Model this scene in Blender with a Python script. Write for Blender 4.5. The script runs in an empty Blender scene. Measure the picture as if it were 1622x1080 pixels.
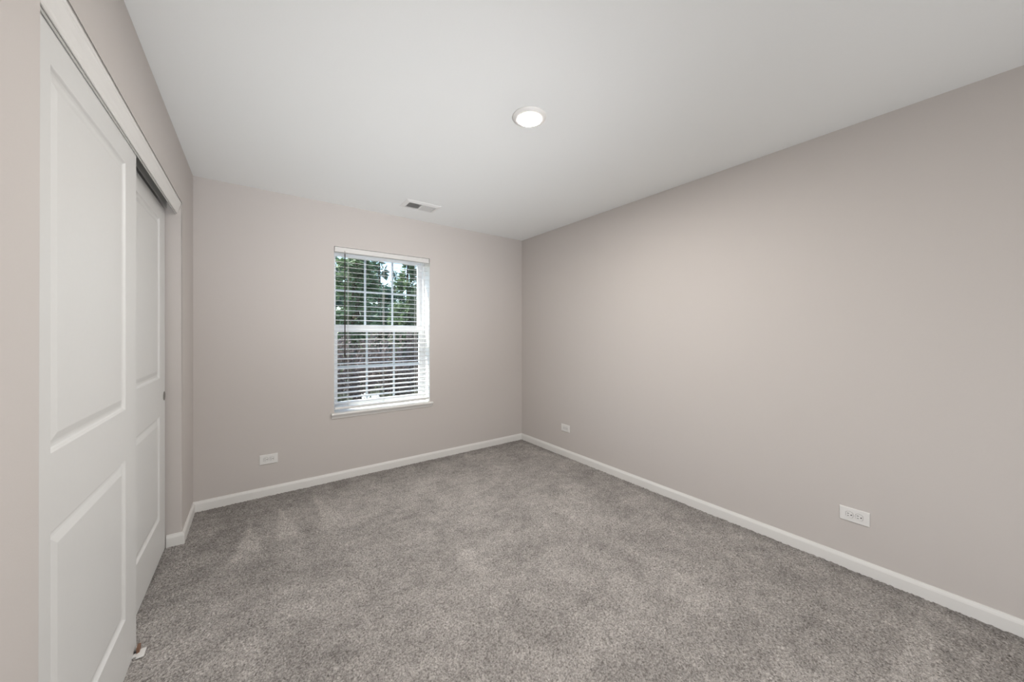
import bpy, bmesh, math, random
import numpy as np
from mathutils import Vector, Matrix

C = bpy.context.scene.collection
S = bpy.context.scene
PI = math.pi

# ------------------------------------------------------------------ camera, world, lights, exposure
CAM_H = 1.2923
cam_d = bpy.data.cameras.new('camera')
cam = bpy.data.objects.new('camera', cam_d)
C.objects.link(cam)
cam.location = (0, 0, CAM_H)
cam.rotation_euler = (PI / 2, 0, -math.radians(36.14))
cam_d.sensor_fit = 'HORIZONTAL'
cam_d.sensor_width = 36
cam_d.lens = 556.5 / 1622 * 36
cam_d.shift_y = -11.1 / 1622
cam_d.clip_start = 0.02
S.camera = cam

S.view_settings.view_transform = 'Standard'
S.view_settings.look = 'None'
S.view_settings.gamma = 1
S.view_settings.exposure = 0.13
S.view_settings.use_curve_mapping = False

world = bpy.data.worlds.new('world')
S.world = world
world.use_nodes = True
wn = world.node_tree
wn.nodes.clear()
w_out = wn.nodes.new('ShaderNodeOutputWorld')
w_bg = wn.nodes.new('ShaderNodeBackground')
w_sky = wn.nodes.new('ShaderNodeTexSky')
w_sky.sky_type = 'NISHITA'
w_sky.sun_disc = False
w_sky.sun_elevation = math.radians(55)
w_sky.sun_rotation = math.radians(-50)
w_bg.inputs['Strength'].default_value = 0.5
wn.links.new(w_sky.outputs['Color'], w_bg.inputs['Color'])
wn.links.new(w_bg.outputs['Background'], w_out.inputs['Surface'])


def sun(name, direction, energy, angle, color):
    d = bpy.data.lights.new(name, 'SUN')
    d.energy = energy
    d.angle = math.radians(angle)
    d.color = color
    o = bpy.data.objects.new(name, d)
    C.objects.link(o)
    o.rotation_euler = Vector(direction).to_track_quat('-Z', 'Y').to_euler()
    o.location = (-8, 12, 20)
    return o


sun('sun', (0.42, -0.40, -0.85), 12.0, 2.0, (1, 0.96, 0.9))


def area(name, loc, target, sx, sy, energy, color):
    d = bpy.data.lights.new(name, 'AREA')
    d.shape = 'RECTANGLE'
    d.size = sx
    d.size_y = sy
    d.energy = energy
    d.color = color
    o = bpy.data.objects.new(name, d)
    C.objects.link(o)
    o.location = loc
    o.rotation_euler = (Vector(target) - Vector(loc)).to_track_quat('-Z', 'Y').to_euler()
    return o


# added fill lights behind the camera: one narrow towards the far ceiling, one wide
fl = area('far_ceiling_fill', (0.45, -1.3, 0.3), (0.9, 2.9, 2.44), 1.4, 0.5, 6.6, (0.985, 1.0, 1.025))
fl.data.spread = math.radians(45)
area('wide_rear_fill', (0.72, -1.3, 0.40), (1.7, 1.9, 2.44), 1.2, 0.9, 27, (0.985, 1.0, 1.025))
LAMP_EMISSION = 880

# ------------------------------------------------------------------ room numbers (metres)
W, XL, D, H = 2.649, -0.366, 3.422, 2.44
YR = -1.45                       # wall behind the camera
OY0, OY1, OZ = 1.178, 2.955, 2.108   # closet opening
WX0, WX1, WZ0, WZ1 = 0.560, 1.450, 0.570, 2.068   # window opening
STOOL = 0.597


# ------------------------------------------------------------------ materials
def new_mat(name):
    m = bpy.data.materials.new(name)
    m.use_nodes = True
    nt = m.node_tree
    return m, nt, nt.nodes['Principled BSDF']


def N(nt, t, **kw):
    n = nt.nodes.new(t)
    for k, v in kw.items():
        if k in n.inputs:
            n.inputs[k].default_value = v
        else:
            setattr(n, k, v)
    return n


def paint(name, col, rough=0.6, bump=0.0, scale=200, var=0.0, spec=0.3, metal=0.0):
    m, nt, b = new_mat(name)
    b.inputs['Roughness'].default_value = rough
    b.inputs['Specular IOR Level'].default_value = spec
    b.inputs['Metallic'].default_value = metal
    tc = N(nt, 'ShaderNodeTexCoord')
    nz = N(nt, 'ShaderNodeTexNoise')
    nz.inputs['Scale'].default_value = scale
    nz.inputs['Detail'].default_value = 3
    nt.links.new(tc.outputs['Object'], nz.inputs['Vector'])
    rp = N(nt, 'ShaderNodeValToRGB')
    rp.color_ramp.elements[0].position = 0.3
    rp.color_ramp.elements[1].position = 0.7
    rp.color_ramp.elements[0].color = tuple(c * (1 - var) for c in col) + (1,)
    rp.color_ramp.elements[1].color = tuple(min(1, c * (1 + var)) for c in col) + (1,)
    nt.links.new(nz.outputs['Fac'], rp.inputs['Fac'])
    nt.links.new(rp.outputs['Color'], b.inputs['Base Color'])
    if bump:
        bp = N(nt, 'ShaderNodeBump')
        bp.inputs['Strength'].default_value = bump
        bp.inputs['Distance'].default_value = 0.002
        nt.links.new(nz.outputs['Fac'], bp.inputs['Height'])
        nt.links.new(bp.outputs['Normal'], b.inputs['Normal'])
    return m


M_wall = paint('greige_wall_paint', (0.600, 0.562, 0.535), 0.62, 0.10, 260, 0.006, 0.25)
M_ceil = paint('flat_white_ceiling_paint', (0.875, 0.89, 0.885), 0.9, 0.08, 180, 0.004, 0.1)
M_trim = paint('white_trim_paint', (0.80, 0.79, 0.765), 0.42, 0.03, 90, 0.004, 0.4)
M_door = paint('white_door_paint', (0.71, 0.71, 0.695), 0.42, 0.06, 60, 0.005, 0.4)
M_reveal = paint('white_reveal_paint', (0.86, 0.86, 0.85), 0.5, 0.03, 150, 0.003, 0.3)
M_vinyl = paint('white_vinyl', (0.85, 0.86, 0.87), 0.35, 0.0, 50, 0.004, 0.5)
M_slat = paint('white_faux_wood', (0.80, 0.80, 0.785), 0.4, 0.03, 40, 0.006, 0.4)
M_grille = paint('glass_tinted_grille', (0.50, 0.56, 0.61), 0.4, 0.0, 50, 0.004, 0.4)  # bluish cast of the glass and sky shade painted into the colour
M_rail = paint('off_white_headrail', (0.70, 0.69, 0.67), 0.4, 0.0, 40, 0.004, 0.4)
M_cord = paint('white_ladder_cord', (0.80, 0.79, 0.76), 0.8, 0.2, 600, 0.03)
M_wand = paint('dark_brown_wand', (0.035, 0.022, 0.016), 0.35, 0.0, 80, 0.15, 0.5)
M_plastic = paint('white_outlet_plastic', (0.80, 0.79, 0.77), 0.32, 0.0, 60, 0.004, 0.5)
M_slot = paint('dark_slot', (0.03, 0.028, 0.026), 0.7, 0.0, 60, 0.05)
M_seam = paint('receptacle_seam', (0.22, 0.21, 0.20), 0.6, 0.0, 60, 0.02)
M_screw = paint('painted_screw', (0.70, 0.69, 0.67), 0.35, 0.0, 60, 0.01, 0.5)
M_metal = paint('galvanised_track', (0.56, 0.56, 0.54), 0.45, 0.03, 30, 0.03, 0.5, 0.15)
M_pull = paint('satin_nickel', (0.30, 0.29, 0.27), 0.35, 0.0, 30, 0.02, 0.5, 0.9)
M_vent = paint('white_register_enamel', (0.80, 0.80, 0.79), 0.4, 0.0, 60, 0.004, 0.4)
M_duct = paint('dark_duct', (0.26, 0.26, 0.26), 0.8, 0.0, 60, 0.05)
M_guide_b = paint('tan_wood_block', (0.23, 0.13, 0.085), 0.6, 0.1, 90, 0.2)
M_ext = paint('tan_siding', (0.42, 0.39, 0.34), 0.8, 0.1, 20, 0.03)
M_bark = paint('grey_brown_bark', (0.10, 0.075, 0.055), 0.9, 0.6, 30, 0.3)


def lens_mat():
    m, nt, b = new_mat('lamp_lens_glow')
    b.inputs['Base Color'].default_value = (0.9, 0.88, 0.84, 1)
    b.inputs['Roughness'].default_value = 0.4
    nz = N(nt, 'ShaderNodeTexNoise')
    nz.inputs['Scale'].default_value = 3
    rp = N(nt, 'ShaderNodeValToRGB')
    rp.color_ramp.elements[0].color = (1, 0.955, 0.91, 1)
    rp.color_ramp.elements[1].color = (1, 0.965, 0.925, 1)
    nt.links.new(nz.outputs['Fac'], rp.inputs['Fac'])
    nt.links.new(rp.outputs['Color'], b.inputs['Emission Color'])
    b.inputs['Emission Strength'].default_value = LAMP_EMISSION
    return m


M_lens = lens_mat()


def glass_mat():
    m, nt, b = new_mat('window_glass')
    nt.nodes.remove(b)
    out = nt.nodes['Material Output']
    tr = N(nt, 'ShaderNodeBsdfTransparent')
    tr.inputs['Color'].default_value = (0.93, 0.96, 0.955, 1)
    gl = N(nt, 'ShaderNodeBsdfGlossy')
    gl.inputs['Roughness'].default_value = 0.01
    fr = N(nt, 'ShaderNodeFresnel')
    # same air-to-glass index for rays meeting the pane from either side
    geo = N(nt, 'ShaderNodeNewGeometry')
    ior = N(nt, 'ShaderNodeMapRange')
    ior.inputs['To Min'].default_value = 1.45
    ior.inputs['To Max'].default_value = 1 / 1.45
    nt.links.new(geo.outputs['Backfacing'], ior.inputs['Value'])
    nt.links.new(ior.outputs['Result'], fr.inputs['IOR'])
    mx = N(nt, 'ShaderNodeMixShader')
    nt.links.new(fr.outputs['Fac'], mx.inputs['Fac'])
    nt.links.new(tr.outputs['BSDF'], mx.inputs[1])
    nt.links.new(gl.outputs['BSDF'], mx.inputs[2])
    nt.links.new(mx.outputs['Shader'], out.inputs['Surface'])
    return m


M_glass = glass_mat()


def carpet_mat():
    m, nt, b = new_mat('grey_cut_pile_carpet')
    b.inputs['Roughness'].default_value = 0.95
    b.inputs['Specular IOR Level'].default_value = 0.05
    tc = N(nt, 'ShaderNodeTexCoord')
    # twisted yarn grain
    warp = N(nt, 'ShaderNodeTexNoise')
    warp.inputs['Scale'].default_value = 90
    warp.inputs['Detail'].default_value = 2
    add = N(nt, 'ShaderNodeMixRGB', blend_type='ADD')
    add.inputs['Fac'].default_value = 0.012
    nt.links.new(tc.outputs['Object'], warp.inputs['Vector'])
    nt.links.new(tc.outputs['Object'], add.inputs[1])
    nt.links.new(warp.outputs['Color'], add.inputs[2])
    vor = N(nt, 'ShaderNodeTexVoronoi')
    vor.inputs['Scale'].default_value = 115
    nt.links.new(add.outputs['Color'], vor.inputs['Vector'])
    fine = N(nt, 'ShaderNodeTexNoise')
    fine.inputs['Scale'].default_value = 125
    fine.inputs['Detail'].default_value = 4
    fine.inputs['Roughness'].default_value = 0.65
    nt.links.new(add.outputs['Color'], fine.inputs['Vector'])
    rp = N(nt, 'ShaderNodeValToRGB')
    e = rp.color_ramp.elements
    e[0].position, e[1].position = 0.30, 0.70
    e[0].color = (0.165, 0.150, 0.137, 1)
    e[1].color = (0.675, 0.640, 0.61, 1)
    nt.links.new(fine.outputs['Fac'], rp.inputs['Fac'])
    # brushed pile marks, plus a lightened patch painted where light is weak
    at = N(nt, 'ShaderNodeAttribute', attribute_name='nap_and_light')
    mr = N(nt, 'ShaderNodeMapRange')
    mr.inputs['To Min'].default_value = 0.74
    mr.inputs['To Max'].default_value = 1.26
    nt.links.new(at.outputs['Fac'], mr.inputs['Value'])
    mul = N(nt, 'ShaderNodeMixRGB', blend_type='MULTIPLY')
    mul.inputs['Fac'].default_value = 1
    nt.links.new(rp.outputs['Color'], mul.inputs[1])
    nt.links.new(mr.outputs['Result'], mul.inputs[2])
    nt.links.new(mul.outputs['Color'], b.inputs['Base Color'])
    bp = N(nt, 'ShaderNodeBump')
    bp.inputs['Strength'].default_value = 0.9
    bp.inputs['Distance'].default_value = 0.006
    inv = N(nt, 'ShaderNodeMath', operation='SUBTRACT')
    nt.links.new(fine.outputs['Fac'], inv.inputs[0])
    nt.links.new(vor.outputs['Distance'], inv.inputs[1])
    nt.links.new(inv.outputs[0], bp.inputs['Height'])
    nt.links.new(bp.outputs['Normal'], b.inputs['Normal'])
    return m


M_carpet = carpet_mat()


def leaf_mat(name, c0, c1, c2, scale=2.2, trans=0.25):
    m, nt, b = new_mat(name)
    b.inputs['Roughness'].default_value = 0.6
    b.inputs['Specular IOR Level'].default_value = 0.25
    tc = N(nt, 'ShaderNodeTexCoord')
    n1 = N(nt, 'ShaderNodeTexNoise')
    n1.inputs['Scale'].default_value = scale
    n1.inputs['Detail'].default_value = 8
    n1.inputs['Roughness'].default_value = 0.75
    nt.links.new(tc.outputs['Object'], n1.inputs['Vector'])
    rp = N(nt, 'ShaderNodeValToRGB')
    e = rp.color_ramp.elements
    e[0].position, e[1].position = 0.33, 0.68
    e[0].color = c0 + (1,)
    e[1].color = c2 + (1,)
    k = e.new(0.5)
    k.color = c1 + (1,)
    nt.links.new(n1.outputs['Fac'], rp.inputs['Fac'])
    nt.links.new(rp.outputs['Color'], b.inputs['Base Color'])
    tl = N(nt, 'ShaderNodeBsdfTranslucent')
    nt.links.new(rp.outputs['Color'], tl.inputs['Color'])
    mx = N(nt, 'ShaderNodeMixShader')
    mx.inputs['Fac'].default_value = trans
    nt.links.new(b.outputs['BSDF'], mx.inputs[1])
    nt.links.new(tl.outputs['BSDF'], mx.inputs[2])
    nt.links.new(mx.outputs['Shader'], nt.nodes['Material Output'].inputs['Surface'])
    return m


M_spruce = leaf_mat('blue_green_needles', (0.0506, 0.0950, 0.0726), (0.1120, 0.1904, 0.1290), (0.2240, 0.3248, 0.1904))
M_pine = leaf_mat('olive_green_needles', (0.0672, 0.1008, 0.0614), (0.1456, 0.2128, 0.1120), (0.2688, 0.3584, 0.1792))
M_grey = leaf_mat('grey_green_leaves', (0.0784, 0.0950, 0.0784), (0.1680, 0.1958, 0.1456), (0.3136, 0.3360, 0.2688))
M_red = leaf_mat('dull_red_brown_leaves', (0.070, 0.058, 0.052), (0.155, 0.118, 0.108), (0.27, 0.215, 0.20))
M_low = leaf_mat('low_olive_leaves', (0.0672, 0.0726, 0.0506), (0.1344, 0.1398, 0.0950), (0.2240, 0.2352, 0.1680))
M_white = leaf_mat('white_petals', (0.75, 0.76, 0.74), (0.85, 0.86, 0.85), (0.92, 0.92, 0.92), 4, 0.3)
M_mulch = paint('brown_mulch', (0.036, 0.031, 0.026), 0.95, 0.8, 9, 0.45)


# ------------------------------------------------------------------ mesh helpers
def bx(bm, x0, x1, y0, y1, z0, z1, mat=0, bevel=0.0, seg=2):
    vs = [bm.verts.new(p) for p in ((x0, y0, z0), (x1, y0, z0), (x1, y1, z0), (x0, y1, z0),
                                    (x0, y0, z1), (x1, y0, z1), (x1, y1, z1), (x0, y1, z1))]
    fs = []
    for q in ((3, 2, 1, 0), (4, 5, 6, 7), (0, 1, 5, 4), (1, 2, 6, 5), (2, 3, 7, 6), (3, 0, 4, 7)):
        f = bm.faces.new([vs[i] for i in q])
        f.material_index = mat
        fs.append(f)
    if bevel:
        es = list({e for f in fs for e in f.edges})
        bmesh.ops.bevel(bm, geom=es, offset=bevel, segments=seg, affect='EDGES', profile=0.5)
    return fs


def prism(bm, pts, axis, a, b, mat=0):
    """extrude a closed 2-D outline along an axis; pts are the other two coordinates in xyz order"""
    def mk(p, v):
        if axis == 'x':
            return (v, p[0], p[1])
        if axis == 'y':
            return (p[0], v, p[1])
        return (p[0], p[1], v)
    A = [bm.verts.new(mk(p, a)) for p in pts]
    B = [bm.verts.new(mk(p, b)) for p in pts]
    n = len(pts)
    fs = [bm.faces.new(A), bm.faces.new(list(reversed(B)))]
    for i in range(n):
        fs.append(bm.faces.new((A[i], B[i], B[(i + 1) % n], A[(i + 1) % n])))
    for f in fs:
        f.material_index = mat
    return fs


def lathe(bm, prof, seg=48, mat=0, cap=True):
    """revolve (radius, z) pairs around z"""
    rings = []
    for r, z in prof:
        if r < 1e-6:
            rings.append([bm.verts.new((0, 0, z))])
        else:
            rings.append([bm.verts.new((r * math.cos(2 * PI * i / seg), r * math.sin(2 * PI * i / seg), z)) for i in range(seg)])
    for a, b in zip(rings, rings[1:]):
        for i in range(seg):
            j = (i + 1) % seg
            if len(a) == 1:
                f = bm.faces.new((a[0], b[j], b[i]))
            elif len(b) == 1:
                f = bm.faces.new((a[i], a[j], b[0]))
            else:
                f = bm.faces.new((a[i], a[j], b[j], b[i]))
            f.material_index = mat
            f.smooth = True


def tube(bm, p0, p1, r0, r1, seg=12, mat=0):
    p0, p1 = Vector(p0), Vector(p1)
    q = (p1 - p0).to_track_quat('Z', 'Y').to_matrix()
    rings = []
    for p, r in ((p0, r0), (p1, r1)):
        rings.append([bm.verts.new(p + q @ Vector((r * math.cos(2 * PI * i / seg), r * math.sin(2 * PI * i / seg), 0))) for i in range(seg)])
    for i in range(seg):
        j = (i + 1) % seg
        f = bm.faces.new((rings[0][i], rings[0][j], rings[1][j], rings[1][i]))
        f.smooth = True
        f.material_index = mat
    for f in (bm.faces.new(list(reversed(rings[0]))), bm.faces.new(rings[1])):
        f.material_index = mat


def ring_xz(bm, x0, x1, z0, z1, wl, wr, wb, wt, y0, y1):
    """rectangular frame standing in the xz plane"""
    bx(bm, x0, x0 + wl, y0, y1, z0, z1)
    bx(bm, x1 - wr, x1, y0, y1, z0, z1)
    bx(bm, x0 + wl, x1 - wr, y0, y1, z0, z0 + wb)
    bx(bm, x0 + wl, x1 - wr, y0, y1, z1 - wt, z1)


def obj(name, bm, mats, parent=None, loc=(0, 0, 0), rot=None, normals=True):
    if normals:
        bmesh.ops.recalc_face_normals(bm, faces=bm.faces[:])
    me = bpy.data.meshes.new(name)
    bm.to_mesh(me)
    bm.free()
    for m in (mats if isinstance(mats, (list, tuple)) else [mats]):
        me.materials.append(m)
    o = bpy.data.objects.new(name, me)
    C.objects.link(o)
    o.location = loc
    if rot:
        o.rotation_euler = rot
    if parent:
        o.parent = parent
    return o


def tag(o, label, cat=None, kind=None, group=None):
    o['label'] = label
    if cat:
        o['category'] = cat
    if kind:
        o['kind'] = kind
    if group:
        o['group'] = group
    return o


def thing(name, label, cat, loc=(0, 0, 0), rot=(0, 0, 0), kind=None, group=None):
    o = bpy.data.objects.new(name, None)
    o.empty_display_size = 0.05
    C.objects.link(o)
    o.location = loc
    o.rotation_euler = rot
    return tag(o, label, cat, kind, group)


def B():
    return bmesh.new()


# ------------------------------------------------------------------ floor: cut-pile carpet
def smooth_noise(X, Y, scale, seed, ax=1.0, ay=1.0):
    rs = np.random.RandomState(seed)
    n = 64
    g = rs.rand(n, n)
    u, v = X * scale * ax + 17.3, Y * scale * ay + 9.1
    iu, iv = np.floor(u).astype(int), np.floor(v).astype(int)
    fu, fv = u - iu, v - iv
    fu, fv = fu * fu * (3 - 2 * fu), fv * fv * (3 - 2 * fv)
    a, b = g[iu % n, iv % n], g[(iu + 1) % n, iv % n]
    c, d = g[iu % n, (iv + 1) % n], g[(iu + 1) % n, (iv + 1) % n]
    return (a * (1 - fu) + b * fu) * (1 - fv) + (c * (1 - fu) + d * fu) * fv


def build_carpet():
    st = 0.0075
    xs = np.arange(-1.06, W + 0.006, st)
    ys = np.arange(YR, D + 0.006, st)
    nx, ny = len(xs), len(ys)
    X, Y = np.meshgrid(xs, ys, indexing='ij')
    rs = np.random.RandomState(5)
    Xj = X + rs.uniform(-0.35, 0.35, X.shape) * st
    Yj = Y + rs.uniform(-0.35, 0.35, X.shape) * st
    Z = rs.uniform(-0.0045, 0.0025, X.shape) + 0.002 * (smooth_noise(X, Y, 9, 3) - 0.5)
    # pile blotches left by feet and the vacuum
    nap_and_light = 0.5 + 0.32 * (smooth_noise(X, Y, 3.1, 11) - 0.5) + 0.42 * (smooth_noise(X, Y, 7.5, 12, 1.3, 0.8) - 0.5) \
        + 0.42 * (smooth_noise(X, Y, 17, 13, 0.8, 1.3) - 0.5) + 0.32 * (smooth_noise(X, Y, 40, 14) - 0.5)
    wob = 0.07 * (smooth_noise(X, Y, 12, 21) - 0.5)

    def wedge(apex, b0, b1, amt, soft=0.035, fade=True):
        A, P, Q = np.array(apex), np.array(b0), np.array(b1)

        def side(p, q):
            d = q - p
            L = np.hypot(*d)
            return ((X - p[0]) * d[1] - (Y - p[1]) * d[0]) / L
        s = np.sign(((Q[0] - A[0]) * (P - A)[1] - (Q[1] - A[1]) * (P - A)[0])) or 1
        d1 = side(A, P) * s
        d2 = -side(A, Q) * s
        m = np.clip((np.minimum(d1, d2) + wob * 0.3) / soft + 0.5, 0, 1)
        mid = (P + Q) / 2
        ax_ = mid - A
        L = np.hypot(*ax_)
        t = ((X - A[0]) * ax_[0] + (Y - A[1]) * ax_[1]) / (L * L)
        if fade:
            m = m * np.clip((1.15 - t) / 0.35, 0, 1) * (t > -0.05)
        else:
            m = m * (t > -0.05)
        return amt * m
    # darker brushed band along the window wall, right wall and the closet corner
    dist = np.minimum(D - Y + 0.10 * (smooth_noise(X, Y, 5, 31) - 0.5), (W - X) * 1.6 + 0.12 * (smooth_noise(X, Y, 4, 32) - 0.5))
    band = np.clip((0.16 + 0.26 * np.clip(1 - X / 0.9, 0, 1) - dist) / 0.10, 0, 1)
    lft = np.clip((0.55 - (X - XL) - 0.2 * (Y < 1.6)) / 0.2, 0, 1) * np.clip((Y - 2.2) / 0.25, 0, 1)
    nap_and_light -= 0.36 * np.maximum(band, lft)
    nap_and_light += wedge((-0.026, 2.977), (-0.122, 2.542), (0.059, 2.437), 0.75)
    nap_and_light += wedge((0.145, 3.108), (0.105, 2.597), (0.252, 2.59), 0.75)
    nap_and_light += wedge((0.375, 3.19), (0.37, 2.668), (0.52, 2.673), 0.6)
    nap_and_light += wedge((2.516, 0.20), (1.946, 0.215), (2.08, 0.097), 0.7, 0.03, False)
    nap_and_light += wedge((2.30, 1.25), (1.70, 0.95), (1.80, 0.78), 0.18, 0.08)
    nap_and_light += wedge((1.05, 2.1), (0.80, 1.40), (1.05, 1.38), 0.16, 0.08)
    nap_and_light += 0.36 * np.exp(-(((X - 1.25) / 0.75) ** 2 + ((Y - 2.82) / 0.36) ** 2)) * (0.4 + 1.2 * smooth_noise(X, Y, 9, 41, 1.0, 0.6))  # light patch, raised in the colour to make up for weak light there
    nap_and_light = np.clip(nap_and_light, 0, 1.2)
    verts = np.stack([Xj, Yj, Z], -1).reshape(-1, 3).astype(np.float32)
    i, j = np.meshgrid(np.arange(nx - 1), np.arange(ny - 1), indexing='ij')
    a = (i * ny + j).ravel()
    quads = np.stack([a, a + ny, a + ny + 1, a + 1], -1).astype(np.int32)
    me = bpy.data.meshes.new('floor')
    me.vertices.add(len(verts))
    me.vertices.foreach_set('co', verts.ravel())
    me.loops.add(quads.size)
    me.loops.foreach_set('vertex_index', quads.ravel())
    me.polygons.add(len(quads))
    me.polygons.foreach_set('loop_start', np.arange(0, quads.size, 4, dtype=np.int32))
    me.polygons.foreach_set('use_smooth', np.ones(len(quads), dtype=bool))
    me.update(calc_edges=True)
    att = me.attributes.new('nap_and_light', 'FLOAT', 'POINT')
    att.data.foreach_set('value', nap_and_light.ravel().astype(np.float32))
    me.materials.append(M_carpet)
    o = bpy.data.objects.new('floor', me)
    C.objects.link(o)
    tag(o, 'grey cut-pile carpet with lighter vacuum marks over the whole floor', 'floor', 'structure')


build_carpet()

# ------------------------------------------------------------------ ceiling and walls
bm = B()
bx(bm, -1.2, W + 0.15, YR - 0.15, D + 0.25, H, H + 0.12)
tag(obj('ceiling', bm, M_ceil), 'flat white painted ceiling of the room', 'ceiling', 'structure')

# left wall: one panel with the closet opening cut out, corner beads rounded
bm = B()
fs = prism(bm, [(YR, -0.02), (OY0, -0.02), (OY0, OZ), (OY1, OZ), (OY1, -0.02), (D, -0.02), (D, H), (YR, H)], 'x', XL, XL - 0.115)
bm.edges.ensure_lookup_table()
sel = []
for e in bm.edges:
    a, b = e.verts[0].co, e.verts[1].co
    if abs(a.x - XL) < 1e-5 and abs(b.x - XL) < 1e-5:
        if (abs(a.y - b.y) < 1e-5 and (abs(a.y - OY0) < 1e-4 or abs(a.y - OY1) < 1e-4)) or \
           (abs(a.z - OZ) < 1e-4 and abs(b.z - OZ) < 1e-4):
            sel.append(e)
bmesh.ops.bevel(bm, geom=sel, offset=0.006, segments=4, affect='EDGES', profile=0.5)
tag(obj('wall_left', bm, M_wall), 'greige wall on the left with the closet opening', 'wall', 'structure')

# window wall: a slab with the window cut through it, white returns
bm = B()
xo0, xo1, y0, y1 = XL - 0.75, W + 0.15, D, D + 0.24
outer = [(xo0, -0.02), (xo1, -0.02), (xo1, H), (xo0, H)]
inner = [(WX0, WZ0), (WX1, WZ0), (WX1, WZ1), (WX0, WZ1)]
vs = {}
for k, y in ((0, y0), (1, y1)):
    vs['o', k] = [bm.verts.new((p[0], y, p[1])) for p in outer]
    vs['i', k] = [bm.verts.new((p[0], y, p[1])) for p in inner]
for i in range(4):
    j = (i + 1) % 4
    bm.faces.new((vs['o', 0][i], vs['o', 0][j], vs['i', 0][j], vs['i', 0][i]))
    f = bm.faces.new((vs['o', 1][j], vs['o', 1][i], vs['i', 1][i], vs['i', 1][j]))
    f.material_index = 2
    bm.faces.new((vs['o', 0][j], vs['o', 0][i], vs['o', 1][i], vs['o', 1][j]))
    f = bm.faces.new((vs['i', 0][i], vs['i', 0][j], vs['i', 1][j], vs['i', 1][i]))
    f.material_index = 1
tag(obj('wall_back', bm, [M_wall, M_reveal, M_ext]), 'greige window wall facing the camera', 'wall', 'structure')

bm = B()
bx(bm, W, W + 0.13, YR - 0.1, D, -0.02, H)
tag(obj('wall_right', bm, M_wall), 'long plain greige wall on the right', 'wall', 'structure')

bm = B()
bx(bm, XL - 0.8, W + 0.13, YR - 0.12, YR, -0.02, H)
tag(obj('wall_rear', bm, M_wall), 'greige wall behind the camera', 'wall', 'structure')

bm = B()
bx(bm, -1.12, -1.06, 0.9, 3.3, -0.02, H)
bx(bm, -1.06, XL - 0.115, 0.9, 0.96, -0.02, H)
bx(bm, -1.06, XL - 0.115, 3.24, 3.3, -0.02, H)
tag(obj('wall_closet', bm, M_wall), 'greige inner wall of the closet behind the sliding doors', 'wall', 'structure')


# ------------------------------------------------------------------ baseboards
BB = 0.0725


def baseboard(name, label, paths):
    bm = B()
    prof = [(0, -0.015), (0.0125, -0.015), (0.0125, BB - 0.020), (0.0105, BB - 0.012), (0.0075, BB - 0.006), (0.0055, BB), (0, BB)]
    for path in paths:
        P = [Vector(p) for p in path]
        rings = []
        for k, p in enumerate(P):
            dirs = []
            if k > 0:
                dirs.append((P[k] - P[k - 1]).normalized())
            if k < len(P) - 1:
                dirs.append((P[k + 1] - P[k]).normalized())
            ns = [Vector((d.y, -d.x)) for d in dirs]
            n = ns[0] if len(ns) == 1 else (ns[0] + ns[1]) / (1 + ns[0].dot(ns[1]))
            rings.append([bm.verts.new((p.x + n.x * o, p.y + n.y * o, z)) for o, z in prof])
        m = len(prof)
        for a, b in zip(rings, rings[1:]):
            for i in range(m):
                j = (i + 1) % m
                bm.faces.new((a[i], a[j], b[j], b[i]))
        bm.faces.new(rings[0])
        bm.faces.new(list(reversed(rings[-1])))
    return tag(obj(name, bm, M_trim), label, 'baseboard', 'structure')


baseboard('baseboard_left', 'white baseboard wrapping the closet corner on the left wall',
          [[(XL - 0.070, OY1), (XL, OY1), (XL, D - 0.013)], [(XL, YR), (XL, OY0)]])
baseboard('baseboard_back', 'white baseboard under the window', [[(XL, D), (W - 0.0, D)]])
baseboard('baseboard_right', 'white baseboard along the long right wall', [[(W, D - 0.013), (W, YR)]])

# ------------------------------------------------------------------ closet: fascia, track, sliding doors
bm = B()
prof = [(-0.3700, OZ - 0.001), (-0.3700, 2.097), (-0.3712, 2.093), (-0.3730, 2.090), (-0.3722, 2.086), (-0.3735, 2.079), (-0.3790, 2.064),
        (-0.3840, 2.047), (-0.3855, 2.038), (-0.3880, 2.034), (-0.3912, 2.034), (-0.3912, OZ - 0.001)]
prism(bm, prof, 'y', OY0 + 0.001, OY1 - 0.001)
tag(obj('trim_1', bm, M_trim), 'white moulded fascia board across the top of the closet opening', 'trim', 'structure')

bm = B()
ty0, ty1 = OY0 + 0.004, OY1 - 0.003
for x, zb in ((-0.4335, 2.050), (-0.478, 2.045)):
    bx(bm, x - 0.0016, x, ty0, ty1, zb, OZ - 0.004)
bx(bm, -0.480, -0.3918, ty0, ty1, OZ - 0.004, OZ - 0.001)
bx(bm, -0.3946, -0.3924, ty0, ty1, 2.025, OZ - 0.004)
for x in (-0.414, -0.457):
    bx(bm, x - 0.004, x + 0.004, ty0, ty1, OZ - 0.014, OZ - 0.004)
tag(obj('sliding_door_track', bm, M_metal), 'grey metal sliding door track under the closet header', 'track')


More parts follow.
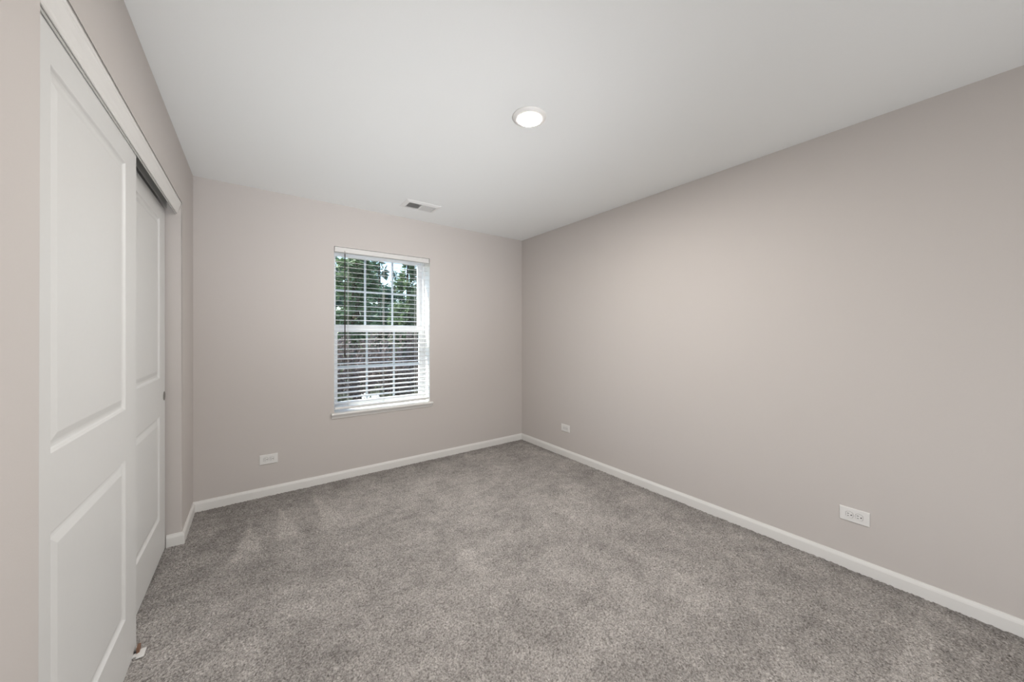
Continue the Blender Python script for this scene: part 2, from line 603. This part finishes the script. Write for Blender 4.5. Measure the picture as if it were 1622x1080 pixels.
def panel_door(name, y0, y1, xf, z0, z1, panels, label, pull=None):
    """two-panel moulded slab, face towards +x at xf"""
    th = 0.034
    bm = B()
    ys = sorted({y0, y1, panels[0][0], panels[0][1]})
    zs = sorted({z0, z1} | {p[2] for p in panels} | {p[3] for p in panels})
    V = {}

    def v(y, z, x=0.0):
        k = (round(y, 5), round(z, 5), round(x, 5))
        if k not in V:
            V[k] = bm.verts.new((xf + x, y, z))
        return V[k]
    for a, b in zip(ys, ys[1:]):
        for c, d in zip(zs, zs[1:]):
            hit = [p for p in panels if abs(p[0] - a) < 1e-6 and abs(p[1] - b) < 1e-6 and abs(p[2] - c) < 1e-6 and abs(p[3] - d) < 1e-6]
            if not hit:
                bm.faces.new((v(a, c), v(b, c), v(b, d), v(a, d)))
                continue
            steps = [(0, 0), (0.002, -0.0015), (0.005, -0.0055), (0.009, -0.0085), (0.013, -0.0092),
                     (0.017, -0.0092), (0.022, -0.0084), (0.034, -0.0046), (0.043, -0.0020), (0.046, -0.0018)]
            prev = None
            for ins, dep in steps:
                r = [v(a + ins, c + ins, dep), v(b - ins, c + ins, dep), v(b - ins, d - ins, dep), v(a + ins, d - ins, dep)]
                if prev:
                    for i in range(4):
                        j = (i + 1) % 4
                        bm.faces.new((prev[i], prev[j], r[j], r[i]))
                prev = r
            bm.faces.new(prev)
    # edges and back
    bk = {}
    for y in (y0, y1):
        for z in (z0, z1):
            bk[y, z] = bm.verts.new((xf - th, y, z))
    bm.faces.new((bk[y0, z0], bk[y0, z1], bk[y1, z1], bk[y1, z0]))
    for y in (y0, y1):
        col = [v(y, z) for z in zs]
        bm.faces.new(col + [bk[y, z1], bk[y, z0]])
    for z in (z0, z1):
        row = [v(y, z) for y in ys]
        bm.faces.new(row + [bk[y1, z], bk[y0, z]])
    d = obj(name, bm, M_door)
    tag(d, label, 'closet door', 'structure')
    if pull:
        py, pz = pull
        bm = B()
        lathe(bm, [(0.0265, 0.0003), (0.0265, 0.0016), (0.0245, 0.0019), (0.0225, 0.0010), (0.020, 0.0004), (0.0, 0.0003)], 40)
        p = obj('finger_pull', bm, M_pull, d, (xf, py, pz), (0, PI / 2, 0))
        p['label'] = 'round satin metal finger pull set into the door edge'
    return d


PZ = (0.228, 0.823, 1.010, 1.928)
F0, F1 = 1.172, 2.078
panel_door('door_1', F0, F1, -0.3960, 0.002, 2.042,
           [(1.330, 1.934, 0.212, 0.816), (1.330, 1.934, 1.006, 1.938)],
           'nearer white two-panel sliding closet door, overlapping the other')
R0, R1 = 2.020, 2.932
panel_door('door_2', R0, R1, -0.4385, 0.010, 2.036,
           [(2.165, 2.790, PZ[0] + 0.008, PZ[1]), (2.165, 2.790, PZ[2] + 0.03, PZ[3] + 0.02)],
           'farther white two-panel sliding closet door with a finger pull, partly behind the nearer', (2.9045, 0.925))

# floor guide at the meeting point of the doors
g = thing('door_floor_guide', 'small white and tan floor guide at the foot of the closet doors', 'door guide', (-0.385, 2.03, 0.0))
bm = B()
bx(bm, 0.000, 0.024, -0.024, 0.026, 0.000, 0.006, bevel=0.002)
bx(bm, -0.090, 0.000, -0.010, 0.010, -0.002, 0.004)
obj('base_plate', bm, M_plastic, g)
bm = B()
bx(bm, -0.003, 0.006, 0.004, 0.034, 0.004, 0.026, bevel=0.0015)
w = obj('guide_block', bm, M_guide_b, g)
w['label'] = 'tan block of the floor guide'

# ------------------------------------------------------------------ window
win = thing('window_1', 'white single-hung window with grilles behind the blind', 'window', (0, 0, 0), kind='structure')
FY0, FY1 = 3.560, 3.655
bm = B()
ring_xz(bm, WX0, WX1, WZ0 + 0.005, WZ1, 0.016, 0.016, 0.040, 0.022, FY0, FY1)
bx(bm, WX0 + 0.016, WX0 + 0.024, 3.600, 3.606, 0.61, 2.046)
bx(bm, WX1 - 0.024, WX1 - 0.016, 3.600, 3.606, 0.61, 2.046)
obj('window_frame', bm, M_vinyl, win)


def sash(label, x0, x1, z0, z1, wl, wr, wb, wt, y0, y1):
    bm = B()
    ring_xz(bm, x0, x1, z0, z1, wl, wr, wb, wt, y0, y1)
    s = obj('sash', bm, M_vinyl, win)
    s['label'] = label
    gx0, gx1, gz0, gz1 = x0 + wl, x1 - wr, z0 + wb, z1 - wt
    ym = (y0 + y1) / 2
    bm = B()
    bx(bm, gx0 - 0.004, gx1 + 0.004, ym + 0.006, ym + 0.009, gz0 - 0.004, gz1 + 0.004)
    obj('pane', bm, M_glass, s)
    bm = B()
    for k in (1, 2):
        x = gx0 + (gx1 - gx0) * k / 3
        bx(bm, x - 0.009, x + 0.009, ym - 0.004, ym + 0.002, gz0, gz1)
    zc = (gz0 + gz1) / 2
    bx(bm, gx0, gx1, ym - 0.0035, ym + 0.0015, zc - 0.009, zc + 0.009)
    obj('grille', bm, M_grille, s)
    return s


sash('upper window sash with a six-light grille', 0.576, 1.434, 1.320, 2.046, 0.027, 0.038, 0.058, 0.022, 3.612, 3.640)
lo = sash('lower window sash with a six-light grille', 0.576, 1.434, 0.612, 1.372, 0.036, 0.038, 0.050, 0.062, 3.570, 3.600)
bm = B()
bx(bm, 0.97, 1.03, 3.560, 3.572, 1.366, 1.378, bevel=0.002)
obj('sash_lock', bm, M_vinyl, lo)

bm = B()
# stool: rounded nose, horns past the opening, small apron under it
n = []
for k in range(9):
    a = -PI / 2 + PI * k / 8
    n.append((D - 0.026 - 0.010 * math.cos(a) * 0.9, STOOL - 0.010 + 0.010 * math.sin(a)))
bx(bm, WX0, WX1, D - 0.001, FY0, STOOL - 0.020, STOOL)
prism(bm, n + [(D, STOOL), (D, STOOL - 0.020)], 'x', WX0 - 0.024, WX1 + 0.026)
prism(bm, [(D, STOOL - 0.020), (D - 0.018, STOOL - 0.020), (D - 0.018, STOOL - 0.028), (D - 0.011, STOOL - 0.042), (D - 0.008, STOOL - 0.050), (D, STOOL - 0.050)],
      'x', WX0 - 0.020, WX1 + 0.022)
tag(obj('trim_2', bm, M_trim), 'white window stool and apron below the blind', 'window sill', 'structure')

# ------------------------------------------------------------------ venetian blind
bl = thing('venetian_blind', 'white two-inch slatted blind with tilted-open slats hung in the window', 'window blind', (1.005, 3.452, STOOL))
bx0, bx1 = WX0 + 0.005 - 1.005, WX1 - 0.005 - 1.005
bm = B()
bx(bm, bx0, bx1, -0.024, 0.026, 2.022 - STOOL, 2.066 - STOOL, bevel=0.003)
obj('headrail', bm, M_rail, bl)
bm = B()
TILT = math.radians(7.5)
PITCH = 0.0435
z = 0.7206 - STOOL
zs = []
while z < 2.006 - STOOL:
    zs.append(z)
    z += PITCH
zs.insert(0, 0.7206 - PITCH - STOOL)
for z in zs:
    up, dn = [], []
    for k in range(7):
        s = -0.025 + 0.05 * k / 6
        crown = 0.0010 * (1 - (s / 0.025) ** 2)
        for lst, t in ((up, 0.0010), (dn, -0.0010)):
            yy, zz = s, crown + t
            lst.append((yy * math.cos(TILT) - zz * math.sin(TILT), z + yy * math.sin(TILT) + zz * math.cos(TILT)))
    prism(bm, up + dn[::-1], 'x', bx0 + 0.003, bx1 - 0.003)
obj('slats', bm, M_slat, bl)
bm = B()
bx(bm, bx0 + 0.002, bx1 - 0.002, -0.024, 0.024, 0.622 - STOOL, 0.641 - STOOL, bevel=0.004)
obj('bottom_rail', bm, M_slat, bl)
for x in (0.678, 0.993, 1.309):
    bm = B()
    for y in (-0.0265, 0.0265):
        tube(bm, (x - 1.005, y, 0.640 - STOOL), (x - 1.005, y, 2.024 - STOOL), 0.0009, 0.0009, 6)
    tube(bm, (x - 1.005, 0, 0.640 - STOOL), (x - 1.005, 0, 2.024 - STOOL), 0.0008, 0.0008, 6)
    for z in zs:
        tube(bm, (x - 1.005, -0.0265, z - 0.0065), (x - 1.005, 0.0265, z + 0.002), 0.0006, 0.0006, 5)
    obj('ladder_cord', bm, M_cord, bl)
bm = B()
wx = 0.646 - 1.005
tube(bm, (wx, -0.034, 2.010 - STOOL), (wx, -0.034, 1.180 - STOOL), 0.0040, 0.0042, 8)
tube(bm, (wx, -0.034, 1.180 - STOOL), (wx, -0.034, 1.092 - STOOL), 0.0050, 0.0062, 8)
wd = obj('tilt_wand', bm, M_wand, bl)
wd['label'] = 'dark brown tilt wand'
bm = B()
tube(bm, (wx, -0.024, 2.034 - STOOL), (wx, -0.033, 2.030 - STOOL), 0.0025, 0.0025, 8)
tube(bm, (wx, -0.033, 2.032 - STOOL), (wx, -0.034, 2.008 - STOOL), 0.0020, 0.0020, 8)
obj('wand_hook', bm, M_pull, wd)


# ------------------------------------------------------------------ duplex outlets lying on their sides
def outlet_proto():
    """plate in the local xz plane, wall at y = 0, room towards -y"""
    t = thing('wall_outlet', '', 'wall outlet')
    bm = B()
    w, h = 0.0605, 0.0375
    prof = [(1.0, 0.0), (1.0, -0.0025), (0.985, -0.0045), (0.955, -0.0060)]
    prev = None
    for s, y in prof:
        ww, hh = w - (1 - s) * 0.0605, h - (1 - s) * 0.0605
        r = [bm.verts.new((sx * ww, y, sz * hh)) for sx, sz in ((-1, -1), (1, -1), (1, 1), (-1, 1))]
        if prev:
            for i in range(4):
                bm.faces.new((prev[i], prev[(i + 1) % 4], r[(i + 1) % 4], r[i]))
        else:
            bm.faces.new(r)
        prev = r
    bm.faces.new(prev)
    obj('cover_plate', bm, M_plastic, t)
    for cx in (-0.0195, 0.0195):
        bm = B()
        pts = []
        for k in range(28):
            a = 2 * PI * k / 28
            pts.append((max(-0.0142, min(0.0142, 0.0172 * math.cos(a))), 0.0172 * math.sin(a)))
        prism(bm, pts, 'y', -0.0055, -0.0086)
        prism(bm, [(p[0] * 1.075, p[1] * 1.06) for p in pts], 'y', -0.0055, -0.0064, 1)
        rc = obj('receptacle', bm, [M_plastic, M_seam], t, (cx, 0, 0))
        bm = B()
        for zz, ln in ((0.0063, 0.0080), (-0.0063, 0.0066)):
            bx(bm, -0.0020 - ln / 2 - 0.003, -0.0020 + ln / 2 - 0.003, -0.0090, -0.0084, zz - 0.0013, zz + 0.0013)
        obj('blade_slots', bm, M_slot, rc)
        bm = B()
        tube(bm, (0.0078, -0.0084, 0), (0.0078, -0.0090, 0), 0.0030, 0.0030, 16)
        obj('ground_hole', bm, M_slot, rc)
    bm = B()
    tube(bm, (0, -0.0055, 0), (0, -0.0072, 0), 0.0034, 0.0030, 16)
    obj('screw', bm, M_screw, t)
    return t


def dup(root):
    r = root.copy()
    C.objects.link(r)
    for ch in list(root.children):
        c = ch.copy()
        C.objects.link(c)
        c.parent = r
        for gch in ch.children:
            dd = gch.copy()
            C.objects.link(dd)
            dd.parent = c
    return r


o1 = outlet_proto()
o2, o3 = dup(o1), dup(o1)
for o, loc, rz, lab in (
        (o1, (0.086, D, 0.292), 0.0, 'white horizontal duplex outlet on the window wall, left of the window'),
        (o2, (W, 2.6655, 0.298), -PI / 2, 'small-looking white duplex outlet on the right wall near the far corner'),
        (o3, (W, 0.4475, 0.298), -PI / 2, 'white duplex outlet on the right wall closest to the camera')):
    o.location = loc
    o.rotation_euler = (0, 0, rz)
    tag(o, lab, 'wall outlet', group='horizontal duplex outlets')

# ------------------------------------------------------------------ ceiling lamp
lm = thing('ceiling_light', 'round lit flush ceiling light with a white trim ring', 'ceiling light', (1.170, 1.446, H))
bm = B()
lathe(bm, [(0.0, -0.0005), (0.090, -0.0005), (0.090, -0.004), (0.086, -0.008), (0.076, -0.013), (0.062, -0.0155), (0.0585, -0.014), (0.0585, -0.006), (0.0, -0.006)], 72)
obj('trim_ring', bm, M_trim, lm)
bm = B()
lathe(bm, [(0.058, -0.0065), (0.058, -0.0148), (0.0550, -0.0164), (0.045, -0.0174), (0.025, -0.0181), (0.0, -0.0183)], 72)
ln = obj('lens', bm, M_lens, lm)
ln['label'] = 'glowing frosted lens'

# ------------------------------------------------------------------ ceiling register
vt = thing('ceiling_vent', 'white rectangular two-way ceiling register near the window wall', 'air vent', (1.197, 3.034, H))
hx, hy, ix, iy = 0.157, 0.104, 0.122, 0.066
bm = B()
levels = [((hx, hy), 0.0), ((hx, hy), -0.002), ((hx - 0.006, hy - 0.006), -0.005), ((ix + 0.008, iy + 0.008), -0.011), ((ix, iy), -0.012), ((ix, iy), -0.002)]
prev = None
for (a, b), z in levels:
    r = [bm.verts.new((sx * a, sy * b, z)) for sx, sy in ((-1, -1), (1, -1), (1, 1), (-1, 1))]
    if prev:
        for i in range(4):
            bm.faces.new((prev[i], prev[(i + 1) % 4], r[(i + 1) % 4], r[i]))
    prev = r
bx(bm, -0.004, 0.004, -iy, iy, -0.012, -0.002)
obj('frame', bm, M_vent, vt)
bm = B()
bx(bm, -ix, ix, -iy, iy, -0.0018, -0.0006)
obj('duct_opening', bm, M_duct, vt)
for sgn in (-1, 1):
    bm = B()
    x = 0.008
    while x < ix - 0.004:
        # blades splay outwards from the middle
        xb, xt = sgn * (x + 0.0036), sgn * (x - 0.0036)
        t = 0.0007
        prism(bm, [(xb - t, -0.0120), (xb + t, -0.0120), (xt + t, -0.0025), (xt - t, -0.0025)], 'y', -iy, iy)
        x += 0.0088
    obj('louver_bank', bm, M_vent, vt)
bm = B()
bx(bm, 0.100, 0.106, -0.016, 0.000, -0.020, -0.011, bevel=0.0015)
obj('damper_lever', bm, M_vent, vt)


# ------------------------------------------------------------------ outside
GZ = -0.45


def ground():
    st = 0.35
    xs = np.arange(-10, 24, st)
    ys = np.arange(D + 0.2, 30, st)
    X, Y = np.meshgrid(xs, ys, indexing='ij')
    Z = GZ + 0.05 * (smooth_noise(X, Y, 1.1, 71) - 0.5) + np.clip((Y - 9) * 0.05, 0, 1)
    nx, ny = X.shape
    v = np.stack([X, Y, Z], -1).reshape(-1, 3)
    f = [(i * ny + j, (i + 1) * ny + j, (i + 1) * ny + j + 1, i * ny + j + 1) for i in range(nx - 1) for j in range(ny - 1)]
    me = bpy.data.meshes.new('ground')
    me.from_pydata(v.tolist(), [], f)
    me.materials.append(M_mulch)
    o = bpy.data.objects.new('ground', me)
    C.objects.link(o)
    tag(o, 'brown mulched ground outside the window', 'ground', 'structure')


ground()


def leaves(name, P, dirs, L, Wd, mat, parent, rs):
    """many small pointed blades, one mesh: position P, pointing along dirs"""
    n = len(P)
    dirs = dirs / np.linalg.norm(dirs, axis=1, keepdims=True)
    r = rs.normal(size=(n, 3))
    side = np.cross(dirs, r)
    side /= np.linalg.norm(side, axis=1, keepdims=True)
    L = np.asarray(L).reshape(-1, 1) * np.ones((n, 1))
    Wd = np.asarray(Wd).reshape(-1, 1) * np.ones((n, 1))
    q = np.stack([P, P + dirs * L * 0.5 + side * Wd * 0.5, P + dirs * L, P + dirs * L * 0.5 - side * Wd * 0.5], 1).reshape(-1, 3)
    f = np.arange(4 * n).reshape(-1, 4)
    me = bpy.data.meshes.new(name)
    me.from_pydata(q.tolist(), [], f.tolist())
    me.materials.append(mat)
    o = bpy.data.objects.new(name, me)
    C.objects.link(o)
    o.parent = parent
    return o


def trunk(parent, h, r, lean=0.0):
    bm = B()
    k = 6
    for i in range(k):
        a, b = i / k, (i + 1) / k
        tube(bm, (lean * a * a, 0, h * a - 0.15 * (i == 0)), (lean * b * b, 0, h * b), r * (1 - 0.85 * a), r * (1 - 0.85 * b), 10)
    return obj('trunk', bm, M_bark, parent)


def conifer(label, ratio, y, h, R, mat, seed, n=7000, start=0.06, gap=0.0, group=None):
    gz = GZ + max(0, min(1, (y - 9) * 0.05))
    t = thing('evergreen_tree', label, 'tree', (ratio * y, y, gz), group=group)
    rs = np.random.RandomState(seed)
    nb = 90
    hb = start + (1 - start) * rs.rand(nb) ** 1.15
    hb = np.sort(hb)
    ang = rs.rand(nb) * 2 * PI
    lenb = R * (1.02 - hb) ** 0.85 * rs.uniform(0.7, 1.1, nb)
    bi = rs.choice(nb, n, p=(lenb + 0.05) / (lenb + 0.05).sum())
    s = rs.rand(n) ** 0.6
    sp = 0.16 * lenb[bi] * (1 - 0.5 * s)
    rad = lenb[bi] * s
    a = ang[bi]
    tang = rs.normal(size=n) * sp
    P = np.stack([np.cos(a) * rad - np.sin(a) * tang, np.sin(a) * rad + np.cos(a) * tang,
                  hb[bi] * h - 0.22 * rad + 0.10 * rad * rad / R + rs.normal(size=n) * 0.07], -1)
    P[:, 2] = np.maximum(P[:, 2], 0.05)
    d = np.stack([np.cos(a), np.sin(a), np.full(n, -0.15)], -1) + rs.normal(size=(n, 3)) * 0.55
    leaves('foliage', P, d, rs.uniform(0.10, 0.22, n), rs.uniform(0.035, 0.07, n), mat, t, rs)
    trunk(t, h * 0.97, 0.06 + 0.012 * h)
    return t


def shrub(name, label, cat, ratio, y, h, R, mat, seed, n=2200, leaf=0.07, group=None, blooms=0):
    gz = GZ + max(0, min(1, (y - 9) * 0.05))
    t = thing(name, label, cat, (ratio * y, y, gz), group=group)
    rs = np.random.RandomState(seed)
    v = rs.normal(size=(n, 3))
    v /= np.linalg.norm(v, axis=1, keepdims=True)
    lump = 1 + 0.25 * np.sin(v[:, 0] * 5 + seed) * np.cos(v[:, 2] * 4 + seed * 2)
    r = (rs.rand(n) ** 0.4) * lump
    P = np.stack([v[:, 0] * r * R, v[:, 1] * r * R, h * 0.52 + v[:, 2] * r * h * 0.48], -1)
    P[:, 2] = np.maximum(P[:, 2], 0.02)
    d = v + rs.normal(size=(n, 3)) * 0.8 + np.array([0, 0, 0.3])
    leaves('foliage', P, d, rs.uniform(0.6, 1.4, n) * leaf, rs.uniform(0.5, 0.8, n) * leaf * 0.7, mat, t, rs)
    bm = B()
    for k in range(6):
        a = rs.rand() * 2 * PI
        tube(bm, (0.03 * math.cos(a), 0.03 * math.sin(a), -0.05), (R * 0.5 * math.cos(a), R * 0.5 * math.sin(a), h * 0.6), 0.014, 0.006, 6)
    obj('stems', bm, M_bark, t)
    if blooms:
        k = rs.choice(n, blooms, replace=False)
        ctr = P[k] * np.array([1.05, 1.05, 1.0]) + np.array([0, 0, h * 0.05])
        m = 26
        PP = np.repeat(ctr, m, 0) + rs.normal(size=(blooms * m, 3)) * 0.022
        dd = rs.normal(size=(blooms * m, 3))
        b = leaves('blossoms', PP, dd, 0.045, 0.034, M_white, t, rs)
        b['label'] = 'clusters of white blossoms'
    return t


conifer('tall dense evergreen filling the upper left of the window view', 0.160, 14.2, 9.0, 1.2, M_spruce, 1, 13000, start=0.10)
conifer('olive evergreen standing before the tall dense one', 0.215, 9.6, 6.8, 0.75, M_pine, 7, 9500, start=0.08)
conifer('bushy olive evergreen far behind the pointed spruce', 0.235, 18.0, 8.0, 1.35, M_pine, 2, 10000, start=0.08)
conifer('pointed spruce whose tip shows against the blue sky', 0.277, 12.0, 4.35, 0.95, M_spruce, 3, 9000)
conifer('olive evergreen right of the patch of blue sky', 0.356, 10.0, 4.1, 0.75, M_pine, 4, 9000)
conifer('slim grey-green evergreen at the right edge of the window view', 0.405, 13.0, 4.6, 0.80, M_grey, 5, 7500)
conifer('low dark evergreen in the gap between the pointed trees', 0.320, 21.6, 4.9, 1.4, M_spruce, 6, 9000)

for ratio, y, h, lab, seed in (
        (0.180, 6.9, 1.70, 'dull red shrub at the left of the lower sash', 21),
        (0.300, 6.7, 1.70, 'dull red shrub in the middle of the lower sash', 22),
        (0.440, 6.9, 1.68, 'dull red shrub at the right of the lower sash', 23),
        (0.255, 8.05, 1.80, 'dull red shrub behind the gap left of the middle one', 28),
        (0.375, 8.2, 1.85, 'dull red shrub behind the gap right of the middle one', 29)):
    shrub('leafy_shrub', lab, 'shrub', ratio, y, h, 0.36, M_red, seed, 2600)
for ratio, lab, seed in (
        (0.165, 'low olive shrub near the window, leftmost of its row', 24),
        (0.285, 'low olive shrub near the window, middle of its row', 25),
        (0.405, 'low olive shrub near the window, rightmost of its row', 26)):
    shrub('leafy_shrub', lab, 'shrub', ratio, 5.75, 0.85, 0.24, M_low, seed, 2200)
shrub('flowering_shrub', 'white blossoming shrub just outside the bottom of the window', 'shrub', 0.262, 4.75, 0.94, 0.25, M_low, 27, 1400, 0.05, None, 95)
